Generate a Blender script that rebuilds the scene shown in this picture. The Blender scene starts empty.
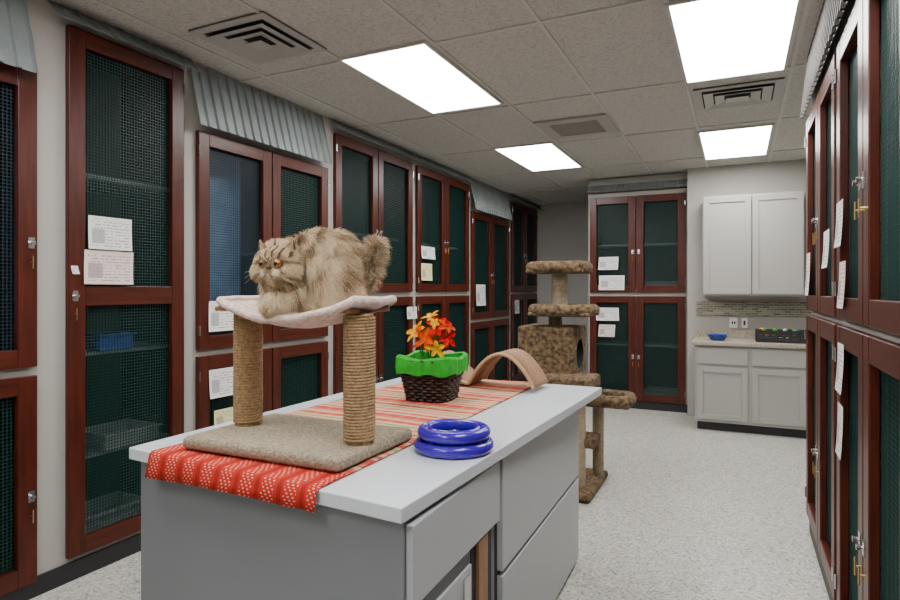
import bpy, bmesh, math, random
from mathutils import Vector, Matrix, noise
random.seed(7)
D=bpy.data
scene=bpy.context.scene
coll=scene.collection
CH=1.45; H=2.85

# ---------------------------------------------------------------- materials
def _nt(name):
    m=D.materials.new(name); m.use_nodes=True
    nt=m.node_tree; b=nt.nodes['Principled BSDF']
    return m,nt,b
def mat(name,col,rough=.5,metal=0,var=0.0,vscale=8,bump=0,bscale=40,spec=None,stretch=None,coat=0,col2=None):
    m,nt,b=_nt(name)
    b.inputs['Base Color'].default_value=(*col,1)
    b.inputs['Roughness'].default_value=rough
    b.inputs['Metallic'].default_value=metal
    if spec is not None: b.inputs['Specular IOR Level'].default_value=spec
    if coat: b.inputs['Coat Weight'].default_value=coat; b.inputs['Coat Roughness'].default_value=.15
    tc=nt.nodes.new('ShaderNodeTexCoord'); mp=nt.nodes.new('ShaderNodeMapping')
    nt.links.new(tc.outputs['Object'],mp.inputs[0])
    if stretch: mp.inputs['Scale'].default_value=stretch
    if var or col2:
        n=nt.nodes.new('ShaderNodeTexNoise'); n.inputs['Scale'].default_value=vscale; n.inputs['Detail'].default_value=5
        nt.links.new(mp.outputs[0],n.inputs['Vector'])
        r=nt.nodes.new('ShaderNodeValToRGB')
        c2=col2 if col2 else tuple(c*(1-var) for c in col)
        r.color_ramp.elements[0].position=.35; r.color_ramp.elements[1].position=.65
        r.color_ramp.elements[0].color=(*c2,1); r.color_ramp.elements[1].color=(*col,1)
        nt.links.new(n.outputs[0],r.inputs[0]); nt.links.new(r.outputs[0],b.inputs['Base Color'])
    if bump:
        n=nt.nodes.new('ShaderNodeTexNoise'); n.inputs['Scale'].default_value=bscale; n.inputs['Detail'].default_value=4
        nt.links.new(mp.outputs[0],n.inputs['Vector'])
        bp=nt.nodes.new('ShaderNodeBump'); bp.inputs['Strength'].default_value=bump; bp.inputs['Distance'].default_value=.01
        nt.links.new(n.outputs[0],bp.inputs['Height']); nt.links.new(bp.outputs[0],b.inputs['Normal'])
    return m
M={}
M['wall']=mat('wall_paint',(.39,.375,.345),.6,var=.04,vscale=3,bump=.05,bscale=120)
M['wallb']=mat('wall_paint_back_lightened',(.50,.49,.47),.6,var=.04,vscale=3)  # back wall colour lightened in place of missing light there
M['wood']=mat('cherry_wood',(.082,.014,.006),.34,var=.45,vscale=6,stretch=(6,6,.6),spec=.35)
M['woodh']=mat('cherry_wood_rail',(.082,.014,.006),.34,var=.45,vscale=6,stretch=(.6,6,6),spec=.35)
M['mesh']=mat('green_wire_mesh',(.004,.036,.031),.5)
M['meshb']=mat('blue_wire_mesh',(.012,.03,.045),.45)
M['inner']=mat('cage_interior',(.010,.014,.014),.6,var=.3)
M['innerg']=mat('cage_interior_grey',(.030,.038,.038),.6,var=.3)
M['windowlight']=mat('painted_window_light',(.17,.32,.55),.5,var=.3)  # lit blue window behind the cage, its light put into the panel colour
M['shelf']=mat('cage_shelf',(.14,.17,.17),.5)
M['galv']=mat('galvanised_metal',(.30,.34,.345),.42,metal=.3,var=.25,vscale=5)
M['galvd']=mat('dark_galvanised_metal',(.075,.065,.06),.6,metal=.2,var=.25,vscale=5)  # darker galvanised metal for the right-hand awnings
M['steel']=mat('steel',(.6,.6,.6),.25,metal=1)
M['brass']=mat('brass',(.6,.42,.18),.3,metal=1)
M['black']=mat('black_rubber',(.012,.012,.013),.5)
M['white']=mat('white_plastic',(.55,.55,.53),.4)
M['traygrey']=mat('litter_tray_plastic',(.20,.22,.22),.5)
M['blueplast']=mat('blue_plastic',(.012,.06,.32),.35)
M['cab']=mat('cabinet_grey_paint',(.36,.35,.33),.45)
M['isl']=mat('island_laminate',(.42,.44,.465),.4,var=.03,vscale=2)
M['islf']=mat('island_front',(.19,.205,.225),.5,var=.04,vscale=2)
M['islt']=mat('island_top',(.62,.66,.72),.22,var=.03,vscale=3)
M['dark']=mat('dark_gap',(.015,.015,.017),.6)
M['tan']=mat('tan_wood',(.34,.17,.07),.5,var=.3,stretch=(4,4,.5))
M['counter']=mat('stone_countertop',(.48,.42,.34),.3,var=.4,vscale=60)
M['sisal']=mat('sisal_rope',(.42,.27,.13),.85,var=.4,vscale=90,bump=.6,bscale=250)
M['carpetL']=mat('beige_carpet',(.48,.405,.29),.95,var=.5,vscale=110,bump=1,bscale=260)
M['carpetB']=mat('brown_carpet',(.24,.155,.08),.95,var=.80,vscale=34,bump=1,bscale=120)
M['carpetP']=mat('post_carpet',(.46,.37,.25),.95,var=.3,vscale=40,bump=1,bscale=150)
M['fleece']=mat('cream_fleece',(.74,.61,.55),.95,col2=(.60,.43,.37),vscale=45,bump=.6,bscale=150)
M['frame']=mat('ceiling_tbar',(.56,.55,.52),.5)
M['vent']=mat('vent_metal',(.42,.41,.39),.45)
M['ventd']=mat('vent_dark',(.03,.03,.03),.7)
M['basket']=mat('dark_wicker',(.028,.011,.007),.5,var=.5,vscale=60)
M['green']=mat('green_cloth',(.012,.40,.015),.8,var=.25,vscale=25)
M['stemgreen']=mat('stem_green',(.03,.12,.02),.7)
M['red']=mat('red_felt',(.62,.004,.003),.85,spec=.1,var=.4,vscale=60); M['orange']=mat('orange_felt',(.78,.085,.002),.85,spec=.1,var=.35,vscale=60); M['yellow']=mat('yellow_felt',(.85,.42,.004),.85,spec=.1,var=.25,vscale=60)
M['bluetoy']=mat('blue_toy_plastic',(.042,.008,.40),.22,coat=.3)
M['balls']=mat('toy_ball_plastic',(.25,.10,.75),.3)
M['wave']=mat('woven_sisal',(.42,.225,.12),.8,var=.45,vscale=120,bump=.7,bscale=200)
M['wave2']=mat('wave_edge',(.50,.32,.19),.7)
M['fur0']=mat('fur_cream',(.76,.62,.43),.75); M['fur1']=mat('fur_gold',(.50,.35,.19),.75); M['fur2']=mat('fur_dark',(.13,.085,.05),.75)
M['fur3']=mat('fur_grey',(.36,.28,.21),.75)
M['skin']=mat('cat_undercoat',(.36,.26,.15),.9,var=.5,vscale=30)
M['eye']=mat('cat_eye_amber',(.30,.10,.008),.08,coat=1); M['pupil']=mat('cat_pupil',(.004,.004,.004),.05)
M['nose']=mat('cat_nose',(.10,.035,.03),.5)
M['outlet']=mat('outlet_plate',(.8,.8,.78),.35)

def mth(nt,op,a,bv=None):
    n=nt.nodes.new('ShaderNodeMath'); n.operation=op
    if isinstance(a,(int,float)): n.inputs[0].default_value=a
    else: nt.links.new(a,n.inputs[0])
    if bv is not None:
        if isinstance(bv,(int,float)): n.inputs[1].default_value=bv
        else: nt.links.new(bv,n.inputs[1])
    return n.outputs[0]
# printed cards: UV 0..1 per sheet, rows of text, a heading bar and a dark photo block
def paper_mat(name,tone):
    m,nt,b=_nt(name)
    uv=nt.nodes.new('ShaderNodeUVMap'); s=nt.nodes.new('ShaderNodeSeparateXYZ'); nt.links.new(uv.outputs[0],s.inputs[0])
    U,V=s.outputs['X'],s.outputs['Y']
    rows=11
    line=mth(nt,'LESS_THAN',mth(nt,'FRACT',mth(nt,'MULTIPLY',V,rows)),.42)
    c=nt.nodes.new('ShaderNodeCombineXYZ'); nt.links.new(mth(nt,'MULTIPLY',U,22),c.inputs['X']); nt.links.new(mth(nt,'MULTIPLY',mth(nt,'FLOOR',mth(nt,'MULTIPLY',V,rows)),3.7),c.inputs['Y'])
    n=nt.nodes.new('ShaderNodeTexNoise'); n.inputs['Scale'].default_value=1; n.inputs['Detail'].default_value=1; nt.links.new(c.outputs[0],n.inputs['Vector'])
    txt=mth(nt,'MULTIPLY',line,mth(nt,'GREATER_THAN',n.outputs[0],.46))
    inx=mth(nt,'MULTIPLY',mth(nt,'GREATER_THAN',U,.07),mth(nt,'LESS_THAN',U,.93)); iny=mth(nt,'MULTIPLY',mth(nt,'GREATER_THAN',V,.08),mth(nt,'LESS_THAN',V,.92))
    txt=mth(nt,'MULTIPLY',mth(nt,'MULTIPLY',txt,mth(nt,'MULTIPLY',inx,iny)),.6)
    blk=mth(nt,'MULTIPLY',mth(nt,'MULTIPLY',mth(nt,'LESS_THAN',U,.36),mth(nt,'GREATER_THAN',U,.08)),mth(nt,'MULTIPLY',mth(nt,'LESS_THAN',V,.62),mth(nt,'GREATER_THAN',V,.18)))
    ink=mth(nt,'MAXIMUM',txt,mth(nt,'MULTIPLY',blk,.55))
    mix=nt.nodes.new('ShaderNodeMix'); mix.data_type='RGBA'; nt.links.new(ink,mix.inputs[0])
    mix.inputs[6].default_value=(*tone,1); mix.inputs[7].default_value=(.12,.10,.13,1)
    nt.links.new(mix.outputs[2],b.inputs['Base Color']); b.inputs['Roughness'].default_value=.7
    return m
M['paper']=paper_mat('printed_paper',(.78,.78,.77)); M['paperp']=paper_mat('pink_card',(.76,.62,.60)); M['papery']=paper_mat('yellow_card',(.74,.72,.38))

m,nt,b=_nt('ceiling_tile')
tc=nt.nodes.new('ShaderNodeTexCoord'); n=nt.nodes.new('ShaderNodeTexNoise'); n.inputs['Scale'].default_value=70; n.inputs['Detail'].default_value=6; n.inputs['Roughness'].default_value=.75
nt.links.new(tc.outputs['Object'],n.inputs['Vector'])
r=nt.nodes.new('ShaderNodeValToRGB'); r.color_ramp.elements[0].position=.36; r.color_ramp.elements[1].position=.52
r.color_ramp.elements[0].color=(.36,.35,.33,1); r.color_ramp.elements[1].color=(.56,.545,.515,1)
nt.links.new(n.outputs[0],r.inputs[0]); nt.links.new(r.outputs[0],b.inputs['Base Color']); b.inputs['Roughness'].default_value=.9
bp=nt.nodes.new('ShaderNodeBump'); bp.inputs['Strength'].default_value=.4; bp.inputs['Distance'].default_value=.005
nt.links.new(n.outputs[0],bp.inputs['Height']); nt.links.new(bp.outputs[0],b.inputs['Normal'])
M['ceil']=m
m,nt,b=_nt('speckled_floor')
tc=nt.nodes.new('ShaderNodeTexCoord')
v=nt.nodes.new('ShaderNodeTexVoronoi'); v.inputs['Scale'].default_value=95
nt.links.new(tc.outputs['Object'],v.inputs['Vector'])
sp=nt.nodes.new('ShaderNodeSeparateColor'); nt.links.new(v.outputs['Color'],sp.inputs[0])
r=nt.nodes.new('ShaderNodeValToRGB'); cr=r.color_ramp; cr.interpolation='CONSTANT'
cr.elements[0].position=0; cr.elements[0].color=(.22,.22,.20,1)
cr.elements[1].position=.08; cr.elements[1].color=(.46,.45,.41,1)
e=cr.elements.new(.5); e.color=(.55,.54,.49,1)
e=cr.elements.new(.8); e.color=(.38,.36,.31,1)
e=cr.elements.new(.88); e.color=(.66,.65,.62,1)
nt.links.new(sp.outputs[0],r.inputs[0]); nt.links.new(r.outputs[0],b.inputs['Base Color']); b.inputs['Roughness'].default_value=.34
M['floor']=m
m,nt,b=_nt('light_diffuser'); b.inputs['Base Color'].default_value=(.9,.9,.9,1); b.inputs['Emission Color'].default_value=(1,.975,.94,1); b.inputs['Emission Strength'].default_value=22
M['light']=m
m,nt,b=_nt('mosaic_tile')
tc=nt.nodes.new('ShaderNodeTexCoord'); sx=nt.nodes.new('ShaderNodeSeparateXYZ'); cx=nt.nodes.new('ShaderNodeCombineXYZ')
nt.links.new(tc.outputs['Object'],sx.inputs[0]); nt.links.new(sx.outputs['X'],cx.inputs['X']); nt.links.new(sx.outputs['Z'],cx.inputs['Y'])
br=nt.nodes.new('ShaderNodeTexBrick'); br.inputs['Scale'].default_value=1; br.inputs['Brick Width'].default_value=.07; br.inputs['Row Height'].default_value=.025
br.inputs['Mortar Size'].default_value=.002; br.inputs['Color1'].default_value=(.32,.30,.22,1); br.inputs['Color2'].default_value=(.13,.13,.10,1); br.inputs['Mortar'].default_value=(.4,.4,.37,1)
nt.links.new(cx.outputs[0],br.inputs['Vector']); nt.links.new(br.outputs[0],b.inputs['Base Color']); b.inputs['Roughness'].default_value=.2
M['mosaic']=m
def runner_mat():
    m,nt,b=_nt('plaid_runner')
    uv=nt.nodes.new('ShaderNodeUVMap'); s=nt.nodes.new('ShaderNodeSeparateXYZ'); nt.links.new(uv.outputs[0],s.inputs[0])
    math=lambda op,a,bv=None: mth(nt,op,a,bv)
    f=math('FRACT',math('MULTIPLY',s.outputs['Y'],1/.30))
    r=nt.nodes.new('ShaderNodeValToRGB'); cr=r.color_ramp; cr.interpolation='CONSTANT'
    R_=(.50,.040,.026); B_=(.56,.40,.25); P_=(.58,.15,.09); G_=(.24,.27,.09)
    cols=[(0,R_),(.10,B_),(.17,R_),(.24,B_),(.34,P_),(.42,B_),(.50,G_),(.56,B_),(.64,R_),(.72,P_),(.78,B_),(.86,(.16,.11,.07)),(.89,P_),(.95,R_)]
    cr.elements[0].position=0; cr.elements[0].color=(*cols[0][1],1)
    cr.elements[1].position=cols[1][0]; cr.elements[1].color=(*cols[1][1],1)
    for p,c in cols[2:]:
        e=cr.elements.new(p); e.color=(*c,1)
    nt.links.new(f,r.inputs[0])
    g=math('FRACT',math('MULTIPLY',s.outputs['X'],1/.075)); gm=math('LESS_THAN',g,.22)
    w=math('FRACT',math('MULTIPLY',s.outputs['X'],1/.011)); wm=math('LESS_THAN',w,.35)
    w2=math('FRACT',math('MULTIPLY',s.outputs['Y'],1/.012)); wm2=math('LESS_THAN',w2,.5)
    wx=math('MULTIPLY',math('MULTIPLY',wm,wm2),.22)
    mx=math('MAXIMUM',math('MULTIPLY',gm,.22),wx)
    mix=nt.nodes.new('ShaderNodeMix'); mix.data_type='RGBA'
    nt.links.new(mx,mix.inputs[0]); nt.links.new(r.outputs[0],mix.inputs[6]); mix.inputs[7].default_value=(.60,.45,.33,1)
    end=math('LESS_THAN',s.outputs['Y'],.19)
    # woven red end: staggered pale dashes in bands, dark warp stripes
    row=math('FLOOR',math('MULTIPLY',s.outputs['Y'],1/.0085))
    inrow=math('LESS_THAN',math('FRACT',math('MULTIPLY',s.outputs['Y'],1/.0085)),.5)
    dash=math('LESS_THAN',math('FRACT',math('ADD',math('MULTIPLY',s.outputs['X'],1/.018),math('MULTIPLY',row,.37))),.42)
    band=math('LESS_THAN',math('FRACT',math('MULTIPLY',s.outputs['X'],1/.085)),.55)
    mm=math('MULTIPLY',math('MULTIPLY',math('MULTIPLY',inrow,dash),band),.7)
    dl=math('LESS_THAN',math('FRACT',math('ADD',math('MULTIPLY',s.outputs['X'],1/.085),.3)),.2)
    mixe=nt.nodes.new('ShaderNodeMix'); mixe.data_type='RGBA'
    nt.links.new(mm,mixe.inputs[0]); mixe.inputs[6].default_value=(.46,.022,.012,1); mixe.inputs[7].default_value=(.70,.42,.34,1)
    mixd=nt.nodes.new('ShaderNodeMix'); mixd.data_type='RGBA'; nt.links.new(math('MULTIPLY',dl,.5),mixd.inputs[0]); nt.links.new(mixe.outputs[2],mixd.inputs[6]); mixd.inputs[7].default_value=(.12,.01,.01,1)
    mix3=nt.nodes.new('ShaderNodeMix'); mix3.data_type='RGBA'
    nt.links.new(end,mix3.inputs[0]); nt.links.new(mix.outputs[2],mix3.inputs[6]); nt.links.new(mixd.outputs[2],mix3.inputs[7])
    nt.links.new(mix3.outputs[2],b.inputs['Base Color']); b.inputs['Roughness'].default_value=.9; b.inputs['Specular IOR Level'].default_value=.2
    return m
M['runner']=runner_mat()

# ---------------------------------------------------------------- builders
class MB:
    def __init__(s): s.v=[]; s.f=[]; s.mi=[]; s.mats=[]
    def mid(s,k):
        if k not in s.mats: s.mats.append(k)
        return s.mats.index(k)
    def box(s,x0,x1,y0,y1,z0,z1,k):
        i=len(s.v); s.v+=[(x0,y0,z0),(x1,y0,z0),(x1,y1,z0),(x0,y1,z0),(x0,y0,z1),(x1,y0,z1),(x1,y1,z1),(x0,y1,z1)]
        for f in ((3,2,1,0),(4,5,6,7),(0,1,5,4),(1,2,6,5),(2,3,7,6),(3,0,4,7)):
            s.f.append(tuple(i+a for a in f)); s.mi.append(s.mid(k))
        return s
    def quad(s,pts,k):
        i=len(s.v); s.v+=[tuple(p) for p in pts]; s.f.append(tuple(range(i,i+len(pts)))); s.mi.append(s.mid(k)); return s
    def cyl(s,p0,p1,r0,r1,k,n=20,caps=True):
        p0=Vector(p0);p1=Vector(p1);ax=(p1-p0).normalized()
        u=ax.orthogonal().normalized(); w=ax.cross(u); i=len(s.v)
        for p,r in((p0,r0),(p1,r1)):
            for j in range(n):
                a=2*math.pi*j/n; s.v.append(tuple(p+u*math.cos(a)*r+w*math.sin(a)*r))
        for j in range(n):
            s.f.append((i+j,i+(j+1)%n,i+n+(j+1)%n,i+n+j)); s.mi.append(s.mid(k))
        if caps:
            s.f.append(tuple(i+j for j in reversed(range(n)))); s.mi.append(s.mid(k))
            s.f.append(tuple(i+n+j for j in range(n))); s.mi.append(s.mid(k))
        return s
    def lathe(s,prof,c,k,n=64):
        i=len(s.v); m=len(prof)
        for j in range(n):
            a=2*math.pi*j/n
            for r,z in prof: s.v.append((c[0]+r*math.cos(a),c[1]+r*math.sin(a),c[2]+z))
        for j in range(n):
            for q in range(m-1):
                a=i+j*m+q; b2=i+((j+1)%n)*m+q
                s.f.append((a,b2,b2+1,a+1)); s.mi.append(s.mid(k))
        return s
    def obj(s,name,parent=None,loc=None,rot=None,bevel=0,smooth=False,seg=2,uvs=None):
        me=D.meshes.new(name); me.from_pydata(s.v,[],s.f)
        for k in s.mats: me.materials.append(M[k])
        me.polygons.foreach_set('material_index',s.mi)
        if smooth: me.polygons.foreach_set('use_smooth',[True]*len(s.f))
        if uvs:
            ul=me.uv_layers.new(name='UVMap')
            for p in me.polygons:
                for li in p.loop_indices: ul.data[li].uv=uvs[me.loops[li].vertex_index]
        me.update()
        o=D.objects.new(name,me); coll.objects.link(o)
        if parent: o.parent=parent
        if loc: o.location=loc
        if rot: o.rotation_euler=rot
        if bevel:
            bv=o.modifiers.new('bevel','BEVEL'); bv.width=bevel; bv.segments=seg; bv.limit_method='ANGLE'
        return o
def empty(name,loc=(0,0,0),rz=0):
    o=D.objects.new(name,None); coll.objects.link(o); o.location=loc; o.rotation_euler=(0,0,rz); o.empty_display_size=.1; return o
def curve(name,polys,rad,k,parent=None,cyclic=False,res=3):
    cu=D.curves.new(name,'CURVE'); cu.dimensions='3D'; cu.bevel_depth=rad; cu.bevel_resolution=res
    for pts in polys:
        sp=cu.splines.new('POLY'); sp.points.add(len(pts)-1)
        for i,p in enumerate(pts): sp.points[i].co=(*p,1)
        sp.use_cyclic_u=cyclic; sp.use_smooth=True
    cu.materials.append(M[k])
    o=D.objects.new(name,cu); coll.objects.link(o)
    if parent:o.parent=parent
    return o

# ---------------------------------------------------------------- room
XL=-3.0; XR=.4; YB=9.62; YF=-1.6
MB().box(-3.75,1.15,YF-.1,YB+.1,-.1,0,'floor').obj('floor')
MB().box(-3.75,1.15,YF-.1,YB+.1,H,H+.1,'ceil').obj('ceiling')
MB().box(-3.85,-3.70,YF-.1,YB+.1,0,H,'wall').obj('wall_left')
MB().box(1.10,1.25,YF-.1,7.6,0,H,'wall').obj('wall_right')
MB().box(-3.7,1.1,YF-.1,YF,0,H,'wall').obj('wall_front')
MB().box(-3.7,-.44,YB,YB+.1,0,H,'wallb').obj('wall_back')
MB().box(-.44,1.1,7.42,7.6,0,H,'wall').obj('wall_kitchen')
MB().box(-.52,-.44,7.42,YB,0,H,'wall').obj('wall_partition')

PX=.62
lights=[(-2.17,2.96),(-2.17,5.50),(-.32,3.08),(-.32,5.70),(-2.17,.42),(-.3,.52),(-1.5,-1.3)]
LW=.6;LL=1.24
g=MB()
x=-.31-PX*5
while x<1.15:
    if x>-3.7: g.box(x-.010,x+.010,YF,YB,H-.008,H-.0005,'frame')
    x+=PX
y=3.02-1.28*3
while y<YB:
    g.box(-3.7,1.1,y-.010,y+.010,H-.0085,H-.0005,'frame'); y+=1.28
g.obj('ceiling_grid')
for i,(x,y) in enumerate(lights):
    e=empty('ceiling_light',(x,y,H))
    MB().box(.02,LW-.02,.02,LL-.02,-.014,-.009,'light').obj('diffuser',e)
    f=MB(); f.box(0,LW,0,.02,-.018,0,'frame').box(0,LW,LL-.02,LL,-.018,0,'frame').box(0,.02,.02,LL-.02,-.018,0,'frame').box(LW-.02,LW,.02,LL-.02,-.018,0,'frame')
    f.obj('trim_frame',e)
def diffuser(x,y,w,d):
    e=empty('ceiling_vent',(x,y,H))
    mb=MB(); mb.box(-w/2,w/2,-d/2,d/2,-.008,-.004,'ventd')
    fl=.05
    mb.box(-w/2,w/2,-d/2,-d/2+fl,-.016,-.009,'vent').box(-w/2,w/2,d/2-fl,d/2,-.016,-.009,'vent').box(-w/2,-w/2+fl,-d/2+fl,d/2-fl,-.016,-.009,'vent').box(w/2-fl,w/2,-d/2+fl,d/2-fl,-.016,-.009,'vent')
    for i in range(3):
        a=w/2-fl-.012-i*.072; c=d/2-fl-.012-i*.072; t=.060
        if a-t<.03 or c-t<.03:
            mb.box(-a,a,-c,c,-.040,-.036,'vent'); break
        o_=[(-a,-c),(a,-c),(a,c),(-a,c)]; q=[(-a+t,-c+t),(a-t,-c+t),(a-t,c-t),(-a+t,c-t)]
        for j in range(4):
            k=(j+1)%4
            mb.quad([(*o_[j],-.030),(*o_[k],-.030),(*q[k],-.014),(*q[j],-.014)],'vent')
    o=mb.obj('louvres',e)
    sm=o.modifiers.new('t','SOLIDIFY'); sm.thickness=.003
diffuser(-2.40,2.56,.52,.52)
diffuser(-.0,4.76,.56,.52)
e=empty('return_air_grille',(-1.23,5.1,H))
mb=MB(); mb.box(-.3,.3,-.3,.3,-.01,-.008,'ventd').box(-.3,.3,-.3,-.2,-.02,0,'vent').box(-.3,.3,.2,.3,-.02,0,'vent').box(-.3,-.2,-.2,.2,-.02,0,'vent').box(.2,.3,-.2,.2,-.02,0,'vent')
for i in range(13): mb.box(-.2,.2,-.195+i*.03,-.185+i*.03,-.018,-.008,'vent')
mb.obj('grille',e)

# ---------------------------------------------------------------- cages
def corrugated(W,z0,z1,out0,out1,y0,parent,k='galv',name='corrugated_awning'):
    pitch=.076; xs=[];hs=[]
    x=0
    while x<W:
        for dx,h in((0,0),(.050,0),(.056,.015),(.070,.015)):
            if x+dx<W: xs.append(x+dx); hs.append(h)
        x+=pitch
    xs.append(W);hs.append(0)
    V=[];F=[]
    for x,h in zip(xs,hs):
        V.append((x,y0-out1-h,z1)); V.append((x,y0-out0-h,z0))
    for i in range(len(xs)-1): F.append((2*i,2*i+1,2*i+3,2*i+2))
    me=D.meshes.new(name); me.from_pydata(V,[],F); me.materials.append(M[k])
    o=D.objects.new(name,me); coll.objects.link(o); o.parent=parent
    s=o.modifiers.new('t','SOLIDIFY'); s.thickness=.003
    return o
def cage(loc,rz,W,doors,top=H,depth=.62,awn='tall',papers=(),pans=(),bluecols=(),shelves=(),greycols=(),mesh_pitch=.0165,faceH=None):
    e=empty('cat_cage_cabinet',loc,rz)
    zt=faceH or top
    ins=.02
    ops=[(d[0]+ins,d[1]-ins,d[2]+ins,d[3]-ins) for d in doors]
    xs=sorted({0,W,*[o[0] for o in ops],*[o[1] for o in ops]}); zs=sorted({0.0,zt-.001,*[o[2] for o in ops],*[o[3] for o in ops]})
    ff=MB()
    for a,b in zip(xs,xs[1:]):
        if b-a<1e-5: continue
        run=None
        for c,d in zip(zs,zs[1:]):
            if d-c<1e-5: continue
            cx=(a+b)/2; cz=(c+d)/2
            hit=any(o[0]<cx<o[1] and o[2]<cz<o[3] for o in ops)
            if not hit:
                if run is None: run=[c,d]
                else: run[1]=d
            if hit and run: ff.box(a,b,0,.03,run[0],run[1],'wall'); run=None
        if run: ff.box(a,b,0,.03,run[0],run[1],'wall')
    ff.obj('face_frame',e)
    cb=MB(); 
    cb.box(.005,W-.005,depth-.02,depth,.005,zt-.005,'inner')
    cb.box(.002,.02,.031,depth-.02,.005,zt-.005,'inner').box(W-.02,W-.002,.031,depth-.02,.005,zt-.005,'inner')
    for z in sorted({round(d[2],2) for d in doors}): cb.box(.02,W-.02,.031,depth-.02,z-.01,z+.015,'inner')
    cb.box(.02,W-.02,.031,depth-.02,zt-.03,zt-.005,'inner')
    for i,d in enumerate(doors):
        if i in bluecols: cb.box(d[0]+.02,d[1]-.02,.25,.26,d[2]+.1,d[3]-.02,'windowlight')
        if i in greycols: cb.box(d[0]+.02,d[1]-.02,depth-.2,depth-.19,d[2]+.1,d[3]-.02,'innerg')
    for (x0,x1,z) in shelves: cb.box(x0,x1,.12,depth-.05,z,z+.02,'shelf')
    cb.obj('carcass',e)
    st=MB(); rl=MB(); ms=MB(); hw=MB(); fw=.085
    for i,d in enumerate(doors):
        x0,x1,z0,z1=d[:4]; x0+=.003;x1-=.003
        y0,y1=-.032,-.001
        st.box(x0,x0+fw,y0,y1,z0,z1,'wood').box(x1-fw,x1,y0,y1,z0,z1,'wood')
        rails=[(z0,z0+fw),(z1-fw,z1)]+[(z-.05,z+.05) for z in d[4]]
        for a,b in rails: rl.box(x0+fw,x1-fw,y0+.001,y1,a,b,'woodh')
        mk='meshb' if i in bluecols else 'mesh'
        xx=x0+fw; wv=.0036 if i not in bluecols else .003
        while xx<x1-fw:
            ms.box(xx-wv/2,xx+wv/2,.002,.004,z0+fw,z1-fw,mk); xx+=mesh_pitch
        zz=z0+fw
        while zz<z1-fw:
            ms.box(x0+fw,x1-fw,.004,.006,zz-wv/2,zz+wv/2,mk); zz+=mesh_pitch
        side=d[5] if len(d)>5 else 0
        kx=x0+.03 if side==0 else x1-.03
        kz=d[4][0] if d[4] else (z0+ (z1-z0)*.42)
        hw.box(kx-.014,kx+.014,y0-.005,y0,kz-.026,kz+.026,'steel')
        hw.cyl((kx,y0-.005,kz),(kx,y0-.024,kz),.007,.010,'steel',12)
        hw.cyl((kx,y0,kz-.09),(kx,y0-.016,kz-.09),.004,.004,'brass',8).cyl((kx,y0-.016,kz-.06),(kx,y0-.016,kz-.12),.0035,.0035,'brass',8)
        hx=x1-.004 if side==0 else x0+.004
        for hz in (z0+.12,z1-.12): hw.cyl((hx,y0-.004,hz-.03),(hx,y0-.004,hz+.03),.005,.005,'steel',8)
    st.obj('door_stiles',e,bevel=.004); rl.obj('door_rails',e,bevel=.003); ms.obj('wire_mesh',e); hw.obj('hardware',e)
    pp=MB(); UV=[]
    for (x0,x1,z0,z1,k) in papers:
        n=6; tl=random.uniform(-.012,.012)
        for i in range(n):
            ta,tb=i/n,(i+1)/n; fy=lambda t:-.0345-.010*(1-t)**2
            za,zb=z0+(z1-z0)*ta,z0+(z1-z0)*tb
            pp.quad([(x0+tl*(1-ta),fy(ta),za),(x1+tl*(1-ta),fy(ta)-.002,za),(x1+tl*(1-tb),fy(tb)-.002,zb),(x0+tl*(1-tb),fy(tb),zb)],k)
            UV+=[(0,ta),(1,ta),(1,tb),(0,tb)]
    if papers:
        o=pp.obj('info_cards',e,uvs=UV); s=o.modifiers.new('t','SOLIDIFY'); s.thickness=.0006
    if pans:
        pn=MB()
        for (x,z,w,k) in pans:
            yc=.24;hh=.09; a=w/2
            pn.box(x-a,x+a,yc-.14,yc+.14,z,z+.012,k).box(x-a,x+a,yc-.14,yc-.128,z+.012,z+hh,k).box(x-a,x+a,yc+.128,yc+.14,z+.012,z+hh,k).box(x-a,x-a+.012,yc-.128,yc+.128,z+.012,z+hh,k).box(x+a-.012,x+a,yc-.128,yc+.128,z+.012,z+hh,k)
            pn.box(x-a-.012,x+a+.012,yc-.155,yc-.14,z+hh-.012,z+hh,k)
        pn.obj('litter_trays',e,bevel=.004)
    if awn=='tall': corrugated(W,top-.095,top-.002,.10,.0,0,e)
    elif awn=='low': corrugated(W-.10,2.445,top-.01,.10,.0,0,e)
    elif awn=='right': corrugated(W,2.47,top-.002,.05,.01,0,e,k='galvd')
    return e
L=math.pi/2
def leftcage(y0,y1,drs,**k):
    drs=[(a-y0,b-y0,*r) for (a,b,*r) in drs]
    if 'papers' in k: k['papers']=[(a-y0,b-y0,c,d,m_) for a,b,c,d,m_ in k['papers']]
    if 'shelves' in k: k['shelves']=[(a-y0,b-y0,c) for a,b,c in k['shelves']]
    if 'pans' in k: k['pans']=[(a-y0,b,c,d) for a,b,c,d in k['pans']]
    return cage((XL,y0,0),L,y1-y0,drs,**k)
leftcage(-.3,1.77,[(1.06,1.71,1.09,2.47,[],1),(1.06,1.71,.08,1.05,[],1),(.40,1.05,1.09,2.47,[],0),(.40,1.05,.08,1.05,[],0)],awn='low',bluecols=(0,))
leftcage(1.77,2.60,[(1.85,2.54,.12,2.76,[1.42],0)],awn='tall',papers=[(1.95,2.19,1.66,1.83,'paper'),(1.93,2.20,1.48,1.655,'paperp'),(1.862,1.895,1.53,1.57,'paper')],
   shelves=[(1.80,2.57,.55),(1.80,2.57,1.10),(1.80,2.57,2.05)],pans=[(2.2,.15,.4,'traygrey'),(2.3,.57,.34,'traygrey'),(2.2,1.12,.2,'blueplast')])
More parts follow.
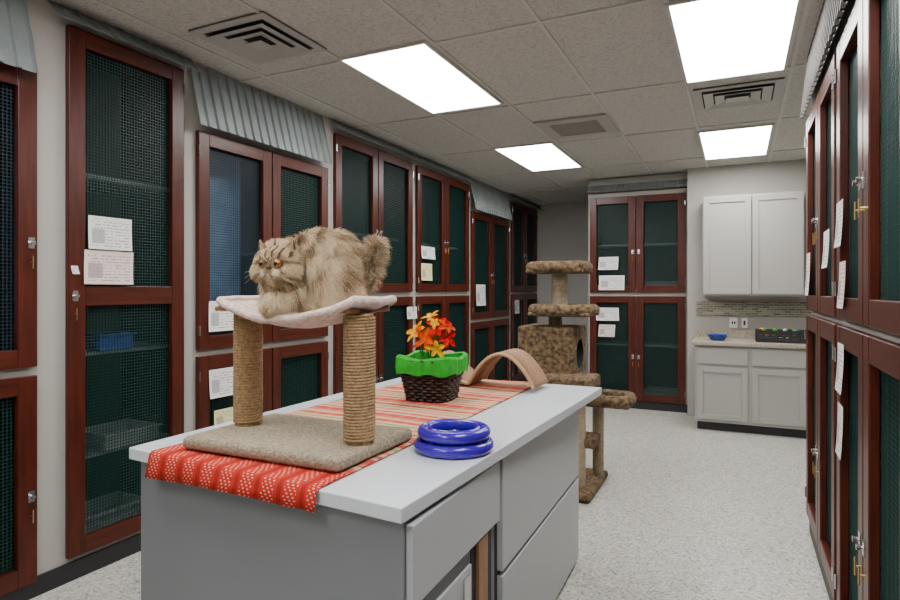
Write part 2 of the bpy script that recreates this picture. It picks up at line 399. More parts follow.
leftcage(2.60,3.98,[(2.64,3.285,1.08,2.43,[],1),(3.29,3.935,1.08,2.43,[],0),(2.64,3.285,.10,1.04,[],1),(3.29,3.935,.10,1.04,[],0)],awn='low',bluecols=(0,),greycols=(),
   papers=[(2.72,2.94,1.19,1.38,'paper'),(2.72,2.94,.77,.95,'paper'),(2.76,2.96,.57,.69,'papery')],shelves=[(3.3,3.9,1.7)])
leftcage(3.98,5.38,[(4.03,4.675,1.43,2.74,[],1),(4.68,5.33,1.43,2.74,[],0),(4.03,4.675,.10,1.385,[],1),(4.68,5.33,.10,1.385,[],0)],awn='tall',shelves=[(4.0,5.3,1.95)],
   pans=[(4.4,1.46,.4,'shelf')],papers=[(5.2,5.4,1.16,1.28,'paper')])
leftcage(5.38,6.80,[(5.43,6.085,1.43,2.74,[],1),(6.09,6.75,1.43,2.74,[],0),(5.43,6.085,.10,1.385,[],1),(6.09,6.75,.10,1.385,[],0)],awn='tall',
   papers=[(5.50,5.80,1.78,1.91,'paper'),(5.50,5.74,1.55,1.73,'papery')],shelves=[(5.45,6.75,1.95)])
leftcage(6.80,8.22,[(6.84,7.505,1.08,2.43,[],1),(7.51,8.18,1.08,2.43,[],0),(6.84,7.505,.10,1.04,[],1),(7.51,8.18,.10,1.04,[],0)],awn='low',
   papers=[(6.95,7.25,1.25,1.52,'paper')])
leftcage(8.22,9.61,[(8.3,8.9,1.43,2.74,[],1),(8.91,9.52,1.43,2.74,[],0),(8.3,8.9,.10,1.385,[],1),(8.91,9.52,.10,1.385,[],0)],awn='tall',papers=[(8.4,8.6,1.1,1.3,'paper')])
MB().box(XL,XL+.012,-.3,9.6,0,.095,'black').obj('baseboard_left',bevel=.003)
x0=-1.70
cage((x0,7.6,0),0,1.17,[(.02,.58,1.42,2.60,[],1),(.585,1.15,1.42,2.60,[],0),(.02,.58,.10,1.375,[],1),(.585,1.15,.10,1.375,[],0)],faceH=2.66,top=2.78,awn='back',
   papers=[(.14,.38,1.70,1.86,'paper'),(.14,.45,1.45,1.63,'paper'),(.10,.38,1.07,1.23,'paper'),(.14,.34,.87,1.02,'paperp')],greycols=(0,1,2,3),
   shelves=[(.03,1.14,2.0),(.03,1.14,.75)],pans=[(.86,.14,.4,'shelf'),(.86,1.46,.36,'shelf')],depth=.8)
e=empty('corrugated_soffit',(x0,7.6,0)); corrugated(1.17,2.67,2.76,.12,.0,0,e,name='corrugated_sheet')
MB().box(0,1.17,0,.5,2.67,2.84,'wall').obj('soffit_box',e)
MB().box(x0,-.53,7.585,7.6,0,.095,'black').obj('baseboard_back',bevel=.003)
def rightcage(ys,ye,drs,**k):
    drs=[(ys-a,ys-b,*r) for (a,b,*r) in drs]
    if 'papers' in k: k['papers']=[(ys-a,ys-b,c,d,m_) for a,b,c,d,m_ in k['papers']]
    return cage((XR,ys,0),-L,ys-ye,drs,**k)
def rd(a,b,s): return [(a,b,1.335,2.45,[],s),(a,b,.13,1.305,[],s)]
rightcage(4.17,2.95,rd(4.14,3.565,1)+rd(3.56,2.985,0),awn='right',papers=[(4.07,3.87,1.42,1.66,'paper'),(3.30,3.10,1.55,1.72,'paper')])
rightcage(2.95,1.73,rd(2.92,2.345,1)+rd(2.34,1.765,0),awn='right',papers=[(2.9,2.72,1.62,1.80,'paper'),(2.82,2.66,1.38,1.56,'paperp'),(2.86,2.70,1.05,1.24,'paper'),(2.86,2.72,.80,1.0,'paper')])
rightcage(1.73,.51,rd(1.70,1.125,1)+rd(1.12,.545,0),awn='right')
rightcage(.51,-.71,rd(.48,-.095,1)+rd(-.10,-.675,0),awn='right')
MB().box(XR-.012,XR,-.7,4.17,0,.095,'black').obj('baseboard_right',bevel=.003)

# ---------------------------------------------------------------- kitchen
def panel_door(mb,x0,x1,z0,z1,yf,k='cab',fw=.06):
    mb.box(x0,x1,yf-.012,yf,z0,z1,k)
    mb.box(x0,x0+fw,yf-.024,yf-.012,z0,z1,k).box(x1-fw,x1,yf-.024,yf-.012,z0,z1,k).box(x0+fw,x1-fw,yf-.024,yf-.012,z0,z0+fw,k).box(x0+fw,x1-fw,yf-.024,yf-.012,z1-fw,z1,k)
YK=6.74
e=empty('kitchen_base_cabinet')
mb=MB(); mb.box(-.40,.72,YK,7.41,.09,.88,'cab').obj('carcass',e)
MB().box(-.38,.72,YK+.05,7.41,.0,.09,'black').obj('toe_kick',e)
mb=MB()
for a,b in((-.375,.095),(.135,.60)):
    panel_door(mb,a,b,.12,.66,YK,fw=.055); mb.box(a,b,YK-.02,YK,.69,.855,'cab')
mb.obj('doors',e,bevel=.003)
mb=MB(); mb.box(-.43,.78,YK-.04,7.385,.88,.92,'counter'); mb.obj('countertop',e,bevel=.006)
MB().box(-.43,.78,7.39,7.419,.88,1.0,'counter').obj('trim_counter_lip')
e=empty('kitchen_wall_cabinet')
mb=MB(); mb.box(-.345,.62,7.10,7.41,1.385,2.47,'cab').obj('carcass',e)
mb=MB(); panel_door(mb,-.335,.132,1.405,2.45,7.10); panel_door(mb,.142,.61,1.405,2.45,7.10); mb.obj('doors',e,bevel=.003)
MB().box(.134,.140,7.098,7.10,1.405,2.45,'dark').obj('gap',e)
MB().box(-.43,1.09,7.405,7.418,1.16,1.32,'mosaic').obj('trim_backsplash')
e=empty('wall_outlet'); MB().box(-.08,0,7.40,7.418,1.03,1.14,'outlet').box(-.06,-.045,7.397,7.40,1.07,1.10,'dark').box(-.035,-.02,7.397,7.40,1.07,1.10,'dark').obj('plate',e)
e=empty('wall_outlet'); MB().box(.04,.10,7.40,7.418,1.03,1.14,'outlet').box(.06,.08,7.397,7.40,1.06,1.11,'dark').obj('plate',e)
MB().lathe([(0,.0),(.06,0),(.075,.01),(.10,.06),(.103,.062),(.095,.062),(.07,.018),(0,.015)],(-.19,6.93,.9205),'blueplast').obj('food_bowl',smooth=True)
e=empty('toy_tray',(.42,6.98,.9205))
mb=MB(); mb.box(-.25,.25,-.14,.14,0,.01,'dark')
for s in(-1,1):
    for zz in (.01,.033,.056,.079,.102): 
        mb.box(-.25,.25,s*.14-.004,s*.14+.004,zz,zz+.018,'dark'); mb.box(s*.25-.004,s*.25+.004,-.14,.14,zz,zz+.018,'dark')
for i in range(9):
    xx=-.24+.06*i
    for s in(-1,1): mb.box(xx-.004,xx+.004,s*.14-.005,s*.14+.005,0,.12,'dark')
mb.obj('wire_basket',e)
cm=['red','white','dark','green','dark','white','blueplast','orange','tan','dark','yellow']
mb=MB()
for i in range(34):
    x=random.uniform(-.21,.21);y=random.uniform(-.1,.1); r=random.uniform(.013,.024)
    mb.lathe([(0,0),(r*.8,r*.3),(r,r),(r*.8,r*1.7),(0,r*2)],(x,y,.012+random.choice([0,.04,.085])),cm[i%11],14)
mb.obj('toys',e,smooth=True)

# ---------------------------------------------------------------- island
TZ=.92
e=empty('island_counter')
def hexa(mb,pts,z0,z1,k):
    i=len(mb.v); mb.v+=[(x,y,z0) for x,y in pts]+[(x,y,z1) for x,y in pts]
    for f in((3,2,1,0),(4,5,6,7),(0,1,5,4),(1,2,6,5),(2,3,7,6),(3,0,4,7)): mb.f.append(tuple(i+a for a in f)); mb.mi.append(mb.mid(k))
FL=(-1.85,1.355); FR=(-.735,1.262)
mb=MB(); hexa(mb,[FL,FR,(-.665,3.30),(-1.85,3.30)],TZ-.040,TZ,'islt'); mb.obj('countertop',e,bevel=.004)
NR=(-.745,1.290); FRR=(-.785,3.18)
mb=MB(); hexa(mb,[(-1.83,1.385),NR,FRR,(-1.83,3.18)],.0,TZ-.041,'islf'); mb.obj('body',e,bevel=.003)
def sx(y): return NR[0]+(FRR[0]-NR[0])*(y-NR[1])/(FRR[1]-NR[1])
def side(mb,y0,y1,z0,z1,t,k,i0=.0):
    hexa(mb,[(sx(y0)+i0,y0),(sx(y0)+t,y0),(sx(y1)+t,y1),(sx(y1)+i0,y1)],z0,z1,k)
mb=MB(); side(mb,1.300,1.935,.66,.865,.022,'isl'); mb.obj('drawer_1',e,bevel=.003)
mb=MB(); side(mb,1.31,1.71,.06,.60,.010,'isl'); mb.obj('door_panel',e,bevel=.003)
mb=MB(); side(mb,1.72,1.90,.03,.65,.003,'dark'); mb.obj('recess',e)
mb=MB(); side(mb,1.76,1.84,.0,.65,.014,'tan'); mb.obj('wood_leg',e)
mb=MB(); side(mb,1.96,3.17,.47,.872,.024,'isl'); mb.obj('drawer_2',e,bevel=.003)
mb=MB(); side(mb,1.96,3.17,.03,.452,.024,'isl'); mb.obj('drawer_3',e,bevel=.003)
mb=MB(); side(mb,1.94,1.96,.03,.872,.002,'dark'); side(mb,1.96,3.17,.452,.47,.002,'dark'); mb.obj('gaps',e)
mb=MB(); mb.cyl((sx(1.6)+.010,1.62,.52),(sx(1.6)+.028,1.62,.52),.008,.012,'steel',12); mb.box(sx(1.66)+.010,sx(1.66)+.016,1.64,1.68,.46,.58,'steel'); mb.obj('latch',e)

def make_runner():
    V=[];F=[];UV=[]
    xs=[-1.72+.72*i/28 for i in range(29)]
    def fronty(x): return FL[1]+(x-FL[0])*(FR[1]-FL[1])/(FR[0]-FL[0])
    rows=[]
    for x_i,x in enumerate(xs):
        fy=fronty(x)
        drop=.064+.010*math.sin(x*7+1)-.012*math.exp(-((x+1.02)/.06)**2)
        prof=[(fy-.022-.008*math.sin(x*13),TZ-drop,0.0),(fy-.018,TZ-drop*.6,drop*.4),(fy-.013,TZ-drop*.25,drop*.75),(fy-.009,TZ-.004,drop),(fy-.001,TZ+.004,drop+.012)]
        n=60
        for j in range(1,n+1):
            y=fy+.01+(3.27-fy-.01)*j/n
            prof.append((y,TZ+.0035+.0012*math.sin(y*30+x*8),drop+y-fy))
        rows.append(prof)
    m_=len(rows[0])
    for i,x in enumerate(xs):
        for (y,z,v) in rows[i]: V.append((x,y,z)); UV.append((x+1.71,v))
    for i in range(len(xs)-1):
        for j in range(m_-1):
            a=i*m_+j; F.append((a,a+m_,a+m_+1,a+1))
    me=D.meshes.new('table_runner'); me.from_pydata(V,[],F); uvl=me.uv_layers.new(name='UVMap')
    for p in me.polygons:
        for li in p.loop_indices: uvl.data[li].uv=UV[me.loops[li].vertex_index]
        p.use_smooth=True
    me.materials.append(M['runner']); o=D.objects.new('table_runner',me); coll.objects.link(o)
    s=o.modifiers.new('t','SOLIDIFY'); s.thickness=.0025; s.offset=1
make_runner()

# ---------------------------------------------------------------- cat perch (hammock stand)
PZ=TZ+.009
e=empty('cat_perch',(0,0,0))
mb=MB(); mb.box(-1.645,-1.015,1.39,1.83,PZ,PZ+.042,'carpetL'); o=mb.obj('carpet_base',e,bevel=.018,seg=4)
posts=[(-1.575,1.62),(-1.070,1.575)]
ZT=1.375
for i,(px,py) in enumerate(posts):
    pts=[]; turns=int((ZT-PZ-.045)/.0098)
    for t in range(turns*20+1):
        a=2*math.pi*t/20; pts.append((px+.046*math.cos(a),py+.046*math.sin(a),PZ+.05+.0098*t/20))
    curve('sisal_wrap_%d'%(i+1),[pts],.0056,'sisal',e,res=2)
    MB().cyl((px,py,PZ+.04),(px,py,ZT+.005),.044,.044,'sisal',24).obj('post_core_%d'%(i+1),e)
V=[];nx=40;ny=20;F=[]
hx0,hx1,hy0,hy1=-1.572,-1.035,1.475,1.735
def hz(s,t):
    sag=.088*max(0,math.sin(math.pi*s))**.8*(.66+.34*math.sin(math.pi*t))
    return ZT+.040-sag
for i in range(nx+1):
    for j in range(ny+1):
        s=i/nx;t=j/ny
        w=1-.12*(2*s-1)**4
        y=(hy0+hy1)/2+(t-.5)*(hy1-hy0)*w
        x=hx0+(hx1-hx0)*s
        ww=.006*noise.noise(Vector((x*9,y*9,0)))
        V.append((x+(.02*math.sin(math.pi*t) if s>.5 else -.02*math.sin(math.pi*t))*abs(2*s-1)**2,y,hz(s,t)+ww))
for i in range(nx):
    for j in range(ny):
        a=i*(ny+1)+j; F.append((a,a+ny+1,a+ny+2,a+1))
me=D.meshes.new('hammock_cloth'); me.from_pydata(V,[],F); me.materials.append(M['fleece'])
for p in me.polygons:p.use_smooth=True
o=D.objects.new('hammock_cloth',me); coll.objects.link(o); o.parent=e
s_=o.modifiers.new('t','SOLIDIFY'); s_.thickness=.014; s_.offset=0
s_=o.modifiers.new('s','SUBSURF'); s_.levels=1; s_.render_levels=1
idx=[i*(ny+1) for i in range(nx+1)]+[nx*(ny+1)+j for j in range(1,ny+1)]+[i*(ny+1)+ny for i in range(nx-1,-1,-1)]+[j for j in range(ny-1,0,-1)]
curve('rolled_hem',[[V[i] for i in idx]],.0145,'fleece',e,cyclic=True,res=4)
mb=MB()
for i,(px,py) in enumerate(posts):
    mb.box(px-.025,px+.025,1.49,1.72,ZT+.004,ZT+.020,'tan')
mb.obj('support_slats',e,bevel=.004)

# ---------------------------------------------------------------- cat
CZ=1.374
cat=empty('persian_cat',(-1.275,1.605,CZ),math.radians(25.6))
cat.scale=(.94,.96,1.05)
bm=bmesh.new()
def ell(c,r,seg=24):
    mtx=Matrix.Translation(Vector(c))@Matrix.Diagonal((*r,1))
    bmesh.ops.create_uvsphere(bm,u_segments=seg,v_segments=seg//2,radius=1,matrix=mtx)
f=Vector((-.24,-.97,-.02)).normalized(); sd=Vector((f.y,-f.x,0)).normalized()
if sd.x<0: sd=-sd
up=sd.cross(f).normalized()
if up.z<0: up=-up
HS=1.20
Hc=Vector((-.098,-.085,.148))
def hp(s,u,d): return Hc+(sd*s+up*u+f*d)*HS
def hell(c,r): ell(c,tuple(q*HS for q in r))
ell((.03,.01,.135),(.12,.085,.112))
ell((.085,.012,.13),(.072,.085,.112))
ell((-.045,-.005,.12),(.078,.078,.10))
ell((-.085,-.035,.105),(.062,.064,.085))
hell(Hc,(.054,.052,.047))
hell(hp(.030,-.014,.018),(.025,.024,.022)); hell(hp(-.030,-.014,.018),(.025,.024,.022))
hell(hp(.011,-.020,.043),(.014,.013,.012)); hell(hp(-.011,-.020,.043),(.014,.013,.012))
hell(hp(0,-.032,.036),(.014,.013,.010)); hell(hp(0,.016,.036),(.034,.018,.020))
for (a,b_) in ((-.09,-.07),(-.12,.005)):
    for t in range(5):
        k=t/4; ell((a-.02*k,b_-.015*k,.085-.062*k),(.026-.004*k,.026-.004*k,.032))
    ell((a-.030,b_-.032,.020),(.029,.023,.018))
ell((.085,-.062,.08),(.062,.036,.068)); ell((.045,-.085,.024),(.045,.020,.019)); ell((.06,.09,.075),(.06,.03,.06))
for t in range(10):
    k=t/9; ell(Vector((.148+.074*math.sin(k*1.5),.010-.02*k,.065+.140*k)),(.018,.018,.022),seg=12)
me=D.meshes.new('body'); bm.to_mesh(me); bm.free(); me.materials.append(M['skin'])
body=D.objects.new('body',me); coll.objects.link(body); body.parent=cat
rm=body.modifiers.new('r','REMESH'); rm.mode='VOXEL'; rm.voxel_size=.004; rm.use_smooth_shade=True
sm=body.modifiers.new('s','SMOOTH'); sm.iterations=3; sm.factor=.5
mb=MB()
for s in(-1,1):
    basec=hp(s*.038,.036,-.004); tip=hp(s*.050,.058,.002); n=12
    ring=[]
    for j in range(n):
        a=2*math.pi*j/n; ring.append(basec+(sd*math.cos(a)*.019+f*math.sin(a)*.009)*HS)
    for j in range(n): mb.quad([ring[j],ring[(j+1)%n],tip],'skin')
mb.obj('ears',cat,smooth=True)
def sph(c,r,k,name,parent=cat,sc=(1,1,1)):
    mb=MB(); r*=HS; prof=[(r*math.sin(math.pi*i/12),-r*math.cos(math.pi*i/12)) for i in range(13)]
    mb.lathe(prof,(0,0,0),k,20); o=mb.obj(name,parent,smooth=True); o.location=c; o.scale=sc; return o
EX,EU,ED=.0225,.003,.0435
for i,s in enumerate((-1,1)):
    sph(hp(s*EX,EU,ED),.0115,'eye','eye_%d'%(i+1)); sph(hp(s*EX,EU,ED+.0062),.0068,'pupil','pupil_%d'%(i+1))
sph(hp(0,-.006,.0560),.0060,'nose','nose',sc=(1.2,.8,.8))
curve('mouth',[[hp(-.014,-.030,.053),hp(-.008,-.026,.057),hp(0,-.019,.059),hp(.008,-.026,.057),hp(.014,-.030,.053)]],.0014,'nose',cat)
curve('whiskers',[[hp(s*.016,-.018-.003*q,.054),hp(s*.045,-.014-.008*q,.060),hp(s*.075,-.018-.014*q,.050)] for s in(-1,1) for q in range(3)],.0003,'fur0',cat)
dg=bpy.context.evaluated_depsgraph_get(); dg.update()
ev=body.evaluated_get(dg); em=ev.to_mesh()
tris=[]; em.calc_loop_triangles()
vs=[v.co.copy() for v in em.vertices]; vn=[v.normal.copy() for v in em.vertices]
areas=[];
for t in em.loop_triangles:
    tris.append(tuple(t.vertices)); c=sum((vs[i] for i in t.vertices),Vector())/3
    areas.append(t.area*(2.6 if (c-Hc).length<.082 and (c-Hc).dot(f)>0 else 1))
bins=[[],[],[],[]]
N=85000
for ti in random.choices(range(len(tris)),weights=areas,k=N):
    a,b_,c=tris[ti]; u=random.random();v=random.random()
    if u+v>1:u=1-u;v=1-v
    p=vs[a]*(1-u-v)+vs[b_]*u+vs[c]*v; n=(vn[a]*(1-u-v)+vn[b_]*u+vn[c]*v).normalized()
    q=(p-Hc)/HS; hd=q.length; fd=q.dot(f); qs=q.dot(sd); qu=q.dot(up)
    istail=p.x>.158
    ishead=hd<.070 and fd>-.03
    if ishead:
        face=fd>.012
        es=1 if qs>0 else -1
        dl=math.hypot(qs-es*EX,(qu-EU)*1.25)
        if face:
            if dl<.0094: continue
            if (q-(f*.056-up*.006)).length<.0068: continue
            ln=random.uniform(.006,.009)+max(0,abs(qs)-.030)*1.1+max(0,-qu-.035)*1.1
            if dl<.015: ln*=.6
        else: ln=random.uniform(.018,.036)
        if face and dl<.019:
            flow=sd*(qs-es*EX)+up*(qu-EU); flow=flow.normalized()*.9
        else:
            flow=(sd*qs+up*(qu+.006)); flow=flow.normalized()*.8-f*.35 if flow.length>1e-4 else -f
        dr=(n*.30+flow).normalized()
        nz=noise.noise(p*70)
        if face and abs(qs)<.024 and -.034<qu<-.009: bi=0
        elif face and dl<.0128: bi=2
        elif face and abs(qs)<.012 and -.010<qu<.008: bi=2 if abs(qs)>.007 else 1
        elif face and qu>.014: bi=2 if abs(math.sin(qs*190))>.90 else (0 if random.random()<.5 else 1)
        elif face and abs(qs)>.026: bi=random.choice((0,0,1)) if math.sin(qu*230+abs(qs)*90)>-.75 else random.choice((2,1))
        elif face: bi=random.choice((1,0,0))
        else: bi=random.choice((0,0,1)) if nz<.28 else random.choice((2,1))
    elif istail:
        ln=random.uniform(.026,.050); dr=(n*.80+Vector((.12,0,.55))).normalized(); bi=random.choice((3,3,2,1,3,0,0,1))
    else:
        legs=p.z<.045
        chest=p.x<-.05 and p.y<.03 and not legs
        ln=random.uniform(.010,.018) if legs else random.uniform(.030,.060)
        if p.x<-.05 and not legs: flow=Vector((.25,-.25,-.8)) if p.y<.03 else Vector((.5,.1,-.6))
        else: flow=Vector((.65,0,-.55))
        nn=n*(.70 if p.z>.19 else .42)
        dr=(nn+flow*.62).normalized()
        st=noise.noise(Vector((p.x*22,p.y*14,p.z*12)))+.45*noise.noise(p*50)
        topd=max(0,(p.z-.15)/.08)
        val=st+topd*.20+random.uniform(-.40,.40)
        if chest: val-=.24
        bi=2 if val>.54 else (1 if val>.14 else 0)
        if p.z<.09 and bi==2 and random.random()<.6: bi=0
    j=Vector((random.gauss(0,1),random.gauss(0,1),random.gauss(0,1)))*(.07 if ishead else .15)
    cl=Vector((noise.noise(p*38),noise.noise(p*38+Vector((7,3,1))),noise.noise(p*38+Vector((1,9,5)))))*(.12 if ishead else .55)
    dr=(dr+j+cl).normalized()
    p0=p-n*.001; g_=Vector((0,0,-1))*ln*(.28 if not ishead else .1)
    n0=(n*(1 if not ishead else .4)+dr).normalized()
    p1=p0+n0*ln*.33; p2=p1+dr*ln*.34+g_*.3; p3=p2+dr*ln*.36+g_
    bins[bi].append((p0,p1,p2,p3,ishead))
ev.to_mesh_clear()
for e_side in (-1,1):
    for k in range(700):
        s=e_side; t=random.random(); w=random.uniform(-1,1)*(1-t)
        p=hp(s*(.038+.012*t)+w*.019,.036+.022*t,.003+.006*random.random())
        dr=(up*.7+sd*s*.35+f*.15+Vector((random.gauss(0,.15),random.gauss(0,.15),0))).normalized(); ln=.010
        bins[(2 if abs(w)>.7*(1-t) else random.choice((1,0,0)))].append((p,p+dr*ln*.3,p+dr*ln*.6,p+dr*ln,True))
for bi,bn in enumerate(bins):
    hc=D.hair_curves.new('fur_%d'%bi); hc.add_curves([4]*len(bn))
    pos=[];rad=[]
    for s in bn:
        for p in s[:4]: pos+=[p.x,p.y,p.z]
        w=.00042 if s[4] else .00052
        rad+=[w,w*.95,w*.7,w*.15]
    hc.attributes['position'].data.foreach_set('vector',pos)
    ra=hc.attributes.get('radius') or hc.attributes.new('radius','FLOAT','POINT')
    ra.data.foreach_set('value',rad)
    hc.materials.append(M['fur%d'%bi])
    o=D.objects.new('fur_%d'%bi,hc); coll.objects.link(o); o.parent=cat

# ---------------------------------------------------------------- basket + flower toy
RZ=TZ+.0085
e=empty('wicker_basket',(-1.325,2.57,RZ),math.radians(4))
polys=[]
def rsq():
    pts=[];n=64
    for i in range(n):
        a=2*math.pi*i/n; c,s=math.cos(a),math.sin(a); k=(abs(c)**6+abs(s)**6)**(-1/6)
        pts.append((c*k,s*k))
    return pts
R=rsq(); rows=14; bh=.185; B0=.098; B1=.135
for r_ in range(rows):
    z=.006+bh*r_/(rows-1); hw_=B0+(B1-B0)*(r_/(rows-1)); pts=[]
    for i,(cx_,cy_) in enumerate(R):
        o_=.004*(1 if ((i//2)+r_)%2 else -1); k=hw_+o_
        pts.append((cx_*k,cy_*k,z))
    polys.append(pts)
curve('weave',polys,.0068,'basket',e,cyclic=True,res=2)
st=[]
for i,(cx_,cy_) in enumerate(R):
    if i%4==0: st.append([(cx_*B0,cy_*B0,.002),(cx_*B1,cy_*B1,bh)])
curve('stakes',st,.005,'basket',e,res=2)
mb=MB(); mb.box(-.095,.095,-.095,.095,.0,.006,'basket')
lo=[(cx_*.088,cy_*.088,.01) for cx_,cy_ in R]; hi=[(cx_*.122,cy_*.122,bh) for cx_,cy_ in R]
for i in range(64): mb.quad([lo[i],lo[(i+1)%64],hi[(i+1)%64],hi[i]],'basket')
mb.obj('inner_wall',e)
mb=MB(); prof=[(.112,bh-.05),(.126,bh+.010),(.137,bh+.016),(.146,bh+.006),(.147,bh-.022),(.143,bh-.056)]
lv=[]
for j,(k,z) in enumerate(prof):
    lv.append([(cx_*(k+.003*math.sin(i*1.9)*(j>2)),cy_*(k+.003*math.sin(i*1.9)*(j>2)),z+.005*math.sin(i*.8+j)*(j>3)+.020*(abs(cx_*cy_))*(1 if j in(1,2,3) else 0)) for i,(cx_,cy_) in enumerate(R)])
for j in range(len(lv)-1):
    for i in range(64): mb.quad([lv[j][i],lv[j][(i+1)%64],lv[j+1][(i+1)%64],lv[j+1][i]],'green')
mb.quad(lv[0],'green')
mb.obj('cloth_liner',e,smooth=True)
e=empty('toy_flower',(-1.325,2.57,RZ))
mb=MB(); stems=[]
def leaf(base,dr,ln,w,k,side):
    # rounded, cupped felt petal
    dr=dr.normalized(); sdv=dr.cross(side).normalized(); nn=sdv.cross(dr); rows=[]
    for i in range(9):
        t=i/8; wd=w*(math.sin(math.pi*min(1,.06+.94*t))**.6)*(.55+.45*t) if t<1 else w*.08
        c=base+dr*ln*t+nn*(-.30*ln*t*t)
        rows.append((c-sdv*wd+nn*.35*wd,c,c+sdv*wd+nn*.35*wd))
    for a,b2 in zip(rows,rows[1:]):
        mb.quad([a[0],a[1],b2[1],b2[0]],k); mb.quad([a[1],a[2],b2[2],b2[1]],k)
def blossom(c,axis,n,ln,w,k,stem=True):
    ax=Vector(axis).normalized(); u=ax.orthogonal().normalized(); v=ax.cross(u); c=Vector(c); a0=random.uniform(0,6)
    for i in range(n):
        a=a0+2*math.pi*i/n+random.uniform(-.25,.25)
        leaf(c,u*math.cos(a)+v*math.sin(a)+ax*random.uniform(.15,.8),ln*random.uniform(.8,1.15),w,k,ax)
    if stem: stems.append([(c.x*.3,c.y*.3,.13),(c.x*.7,c.y*.7,.13+(c.z-.13)*.5),tuple(c)])
blossom((.038,-.02,.350),(.3,-.8,.6),6,.060,.019,'red')
blossom((.030,-.035,.365),(.2,-1,.5),5,.030,.011,'yellow',False)
blossom((-.065,-.02,.320),(-.5,-.8,.5),6,.062,.019,'yellow')
blossom((-.060,-.035,.330),(-.5,-.8,.5),4,.030,.010,'orange',False)
blossom((-.010,-.04,.285),(-.1,-1,.3),6,.058,.018,'orange')
blossom((.075,.0,.295),(.8,-.6,.4),6,.055,.017,'red')
blossom((.085,-.01,.345),(.8,-.4,.6),5,.045,.014,'orange')
blossom((-.015,.01,.385),(-.2,-.4,1),6,.050,.016,'yellow')
blossom((-.085,.01,.265),(-.8,-.5,.2),5,.055,.017,'red')
blossom((.045,-.04,.245),(.3,-1,.1),5,.048,.015,'yellow')
blossom((.02,.06,.34),(.2,.8,.5),6,.06,.018,'red'); blossom((-.04,.06,.30),(-.2,.9,.3),6,.06,.018,'orange')
blossom((-.03,.03,.355),(-.5,-.1,.9),5,.05,.015,'red')
mb.obj('petals',e,smooth=True)
curve('stems',stems,.0035,'stemgreen',e)

# ---------------------------------------------------------------- blue track toy
e=empty('ball_track_toy',(-.848,1.800,TZ+.0005))
mb=MB()
def ring(z,R,w=.046,h=.040):
    ro,ri=R,R-w; pr=[]
    for i in range(9):
        a=-math.pi/2+math.pi*i/8; pr.append((ro-.020+.020*math.cos(a),z+h/2+h/2*math.sin(a)))
    pr+=[(ro-.026,z+h*.82),(ro-.028,z+h*.5),(ri+.014,z+h*.5),(ri+.012,z+h*.85),(ri+.007,z+h),(ri+.002,z+h*.85),(ri,z+h*.5),(ri+.003,z+.004),(ri+.010,z),(ro-.020,z)]
    mb.lathe(pr,(0,0,0),'bluetoy',72)
ring(0,.133); ring(.0415,.122)
for i in range(6):
    a=math.pi*i/3+.2; mb.cyl((.1*math.cos(a),.1*math.sin(a),.012),(.1*math.cos(a),.1*math.sin(a),.055),.008,.008,'bluetoy',12)
mb.lathe([(0,.006),(.090,.006),(.090,.0),(0,.0)],(0,0,0),'bluetoy',48)
mb.lathe([(.0,.066),(.016,.064),(.024,.05),(.030,.006)],(0,0,0),'bluetoy',32)
mb.obj('tracks',e,smooth=True)
rb=.011; mb=MB(); mb.lathe([(rb*math.sin(math.pi*i/10),-rb*math.cos(math.pi*i/10)) for i in range(11)],(-.030,-.0855,.0415+.02+rb),'balls',20); mb.obj('ball',e,smooth=True)

# ---------------------------------------------------------------- wave scratcher
e=empty('wave_scratcher',(-1.245,3.08,RZ),math.radians(0))
pts=[]
for i in range(61):
    t=i/60; x=-.30+.60*t
    if t<.40: z=.012+.14*(.5+.5*math.cos(math.pi*t/.40))
    else: z=.012+.168*max(0.0,math.sin(math.pi*(t-.40)/.60))**.8
    pts.append((x,z))
mb=MB(); wv=.12
for i in range(60):
    (xa,za),(xb,zb)=pts[i],pts[i+1]
    mb.quad([(xa,-wv,za),(xb,-wv,zb),(xb,wv,zb),(xa,wv,za)],'wave')
o=mb.obj('woven_band',e,smooth=True); s_=o.modifiers.new('w','WELD'); s_=o.modifiers.new('t','SOLIDIFY'); s_.thickness=.012; s_.offset=1
for i,s in enumerate((-1,1)): curve('edge_%d'%(i+1),[[(x,s*wv,z+.004) for x,z in pts]],.009,'wave2',e)

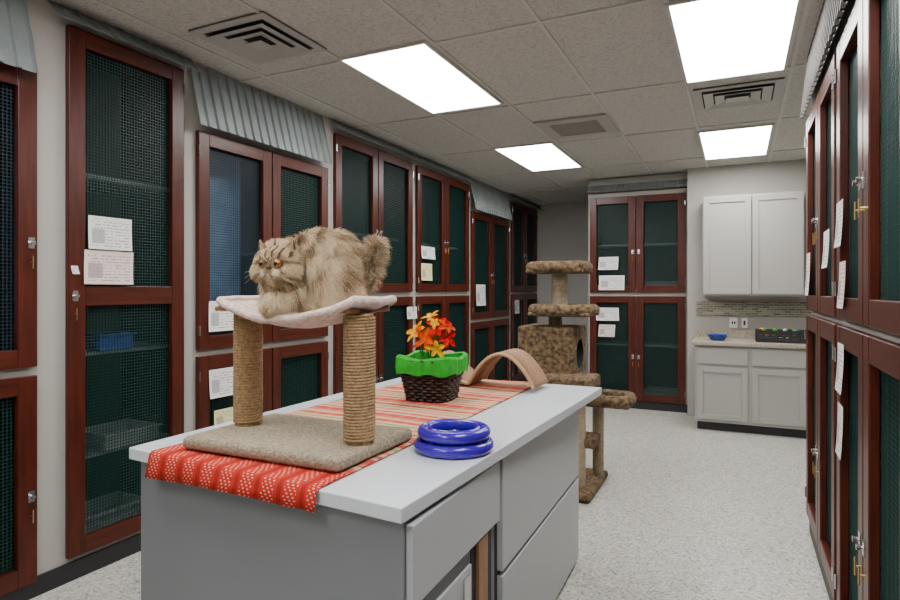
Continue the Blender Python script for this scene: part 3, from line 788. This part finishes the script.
# ---------------------------------------------------------------- cat tree
e=empty('cat_tree')
def cb(name,x0,x1,y0,y1,z0,z1,k='carpetB',b=.025):
    mb=MB(); mb.box(x0,x1,y0,y1,z0,z1,k); return mb.obj(name,e,bevel=b,seg=4)
def perch(name,x,y,z,w,d,h=.09):
    cb(name+'_floor',x-w/2+.02,x+w/2-.02,y-d/2+.02,y+d/2-.02,z,z+.03)
    pts=[]
    for i in range(48):
        a=2*math.pi*i/48;c,s=math.cos(a),math.sin(a);k=(abs(c)**4+abs(s)**4)**(-.25)
        pts.append((x+c*k*(w/2-.04),y+s*k*(d/2-.04),z+.045))
    curve(name+'_rim',[pts],.045,'carpetB',e,cyclic=True,res=5)
def post(name,x,y,z0,z1,r=.05,k='carpetP'):
    MB().cyl((x,y,z0),(x,y,z1),r,r,k,28).obj(name,e,smooth=False)
cb('base',-1.62,-.90,4.05,4.72,0,.06)
perch('top_perch',-1.22,4.47,1.575,.47,.40)
post('post_top',-1.22,4.47,1.33,1.58,.06)
perch('upper_perch',-1.18,4.45,1.255,.50,.42)
post('post_mid',-1.26,4.5,1.17,1.26,.05)
cd=cb('condo',-1.50,-1.07,4.30,4.72,.82,1.18)
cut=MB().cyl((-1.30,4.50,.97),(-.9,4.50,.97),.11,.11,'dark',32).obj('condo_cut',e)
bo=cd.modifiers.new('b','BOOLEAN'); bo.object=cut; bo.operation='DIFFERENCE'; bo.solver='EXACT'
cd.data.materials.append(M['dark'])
bpy.context.view_layer.update()
dg=bpy.context.evaluated_depsgraph_get(); nm=D.meshes.new_from_object(cd.evaluated_get(dg)); cd.modifiers.clear(); cd.data=nm; D.objects.remove(cut)
cb('step_high',-1.28,-.90,4.12,4.44,.745,.84)
perch('step_low',-.88,4.52,.60,.42,.36)
post('post_1',-1.01,4.24,.05,.76,.042)
post('post_2',-.955,4.60,.05,.62,.042)
post('post_3',-1.40,4.55,.05,.83,.05)
post('post_4',-1.45,4.2,.05,.40,.045)
cb('step_small',-1.10,-.90,4.22,4.44,.33,.41)
cb('step_side',-1.6,-1.3,4.08,4.4,.39,.46)

# ---------------------------------------------------------------- camera
cam=D.cameras.new('camera'); cam.lens=24; cam.sensor_width=36; cam.shift_y=-10/900; cam.clip_start=.02
co=D.objects.new('camera',cam); coll.objects.link(co); co.location=(0,0,CH); co.rotation_euler=(math.radians(90),0,math.radians(25.6))
scene.camera=co
w=D.worlds.new('world'); scene.world=w; w.use_nodes=True; w.node_tree.nodes['Background'].inputs[0].default_value=(.5,.55,.6,1); w.node_tree.nodes['Background'].inputs[1].default_value=.3
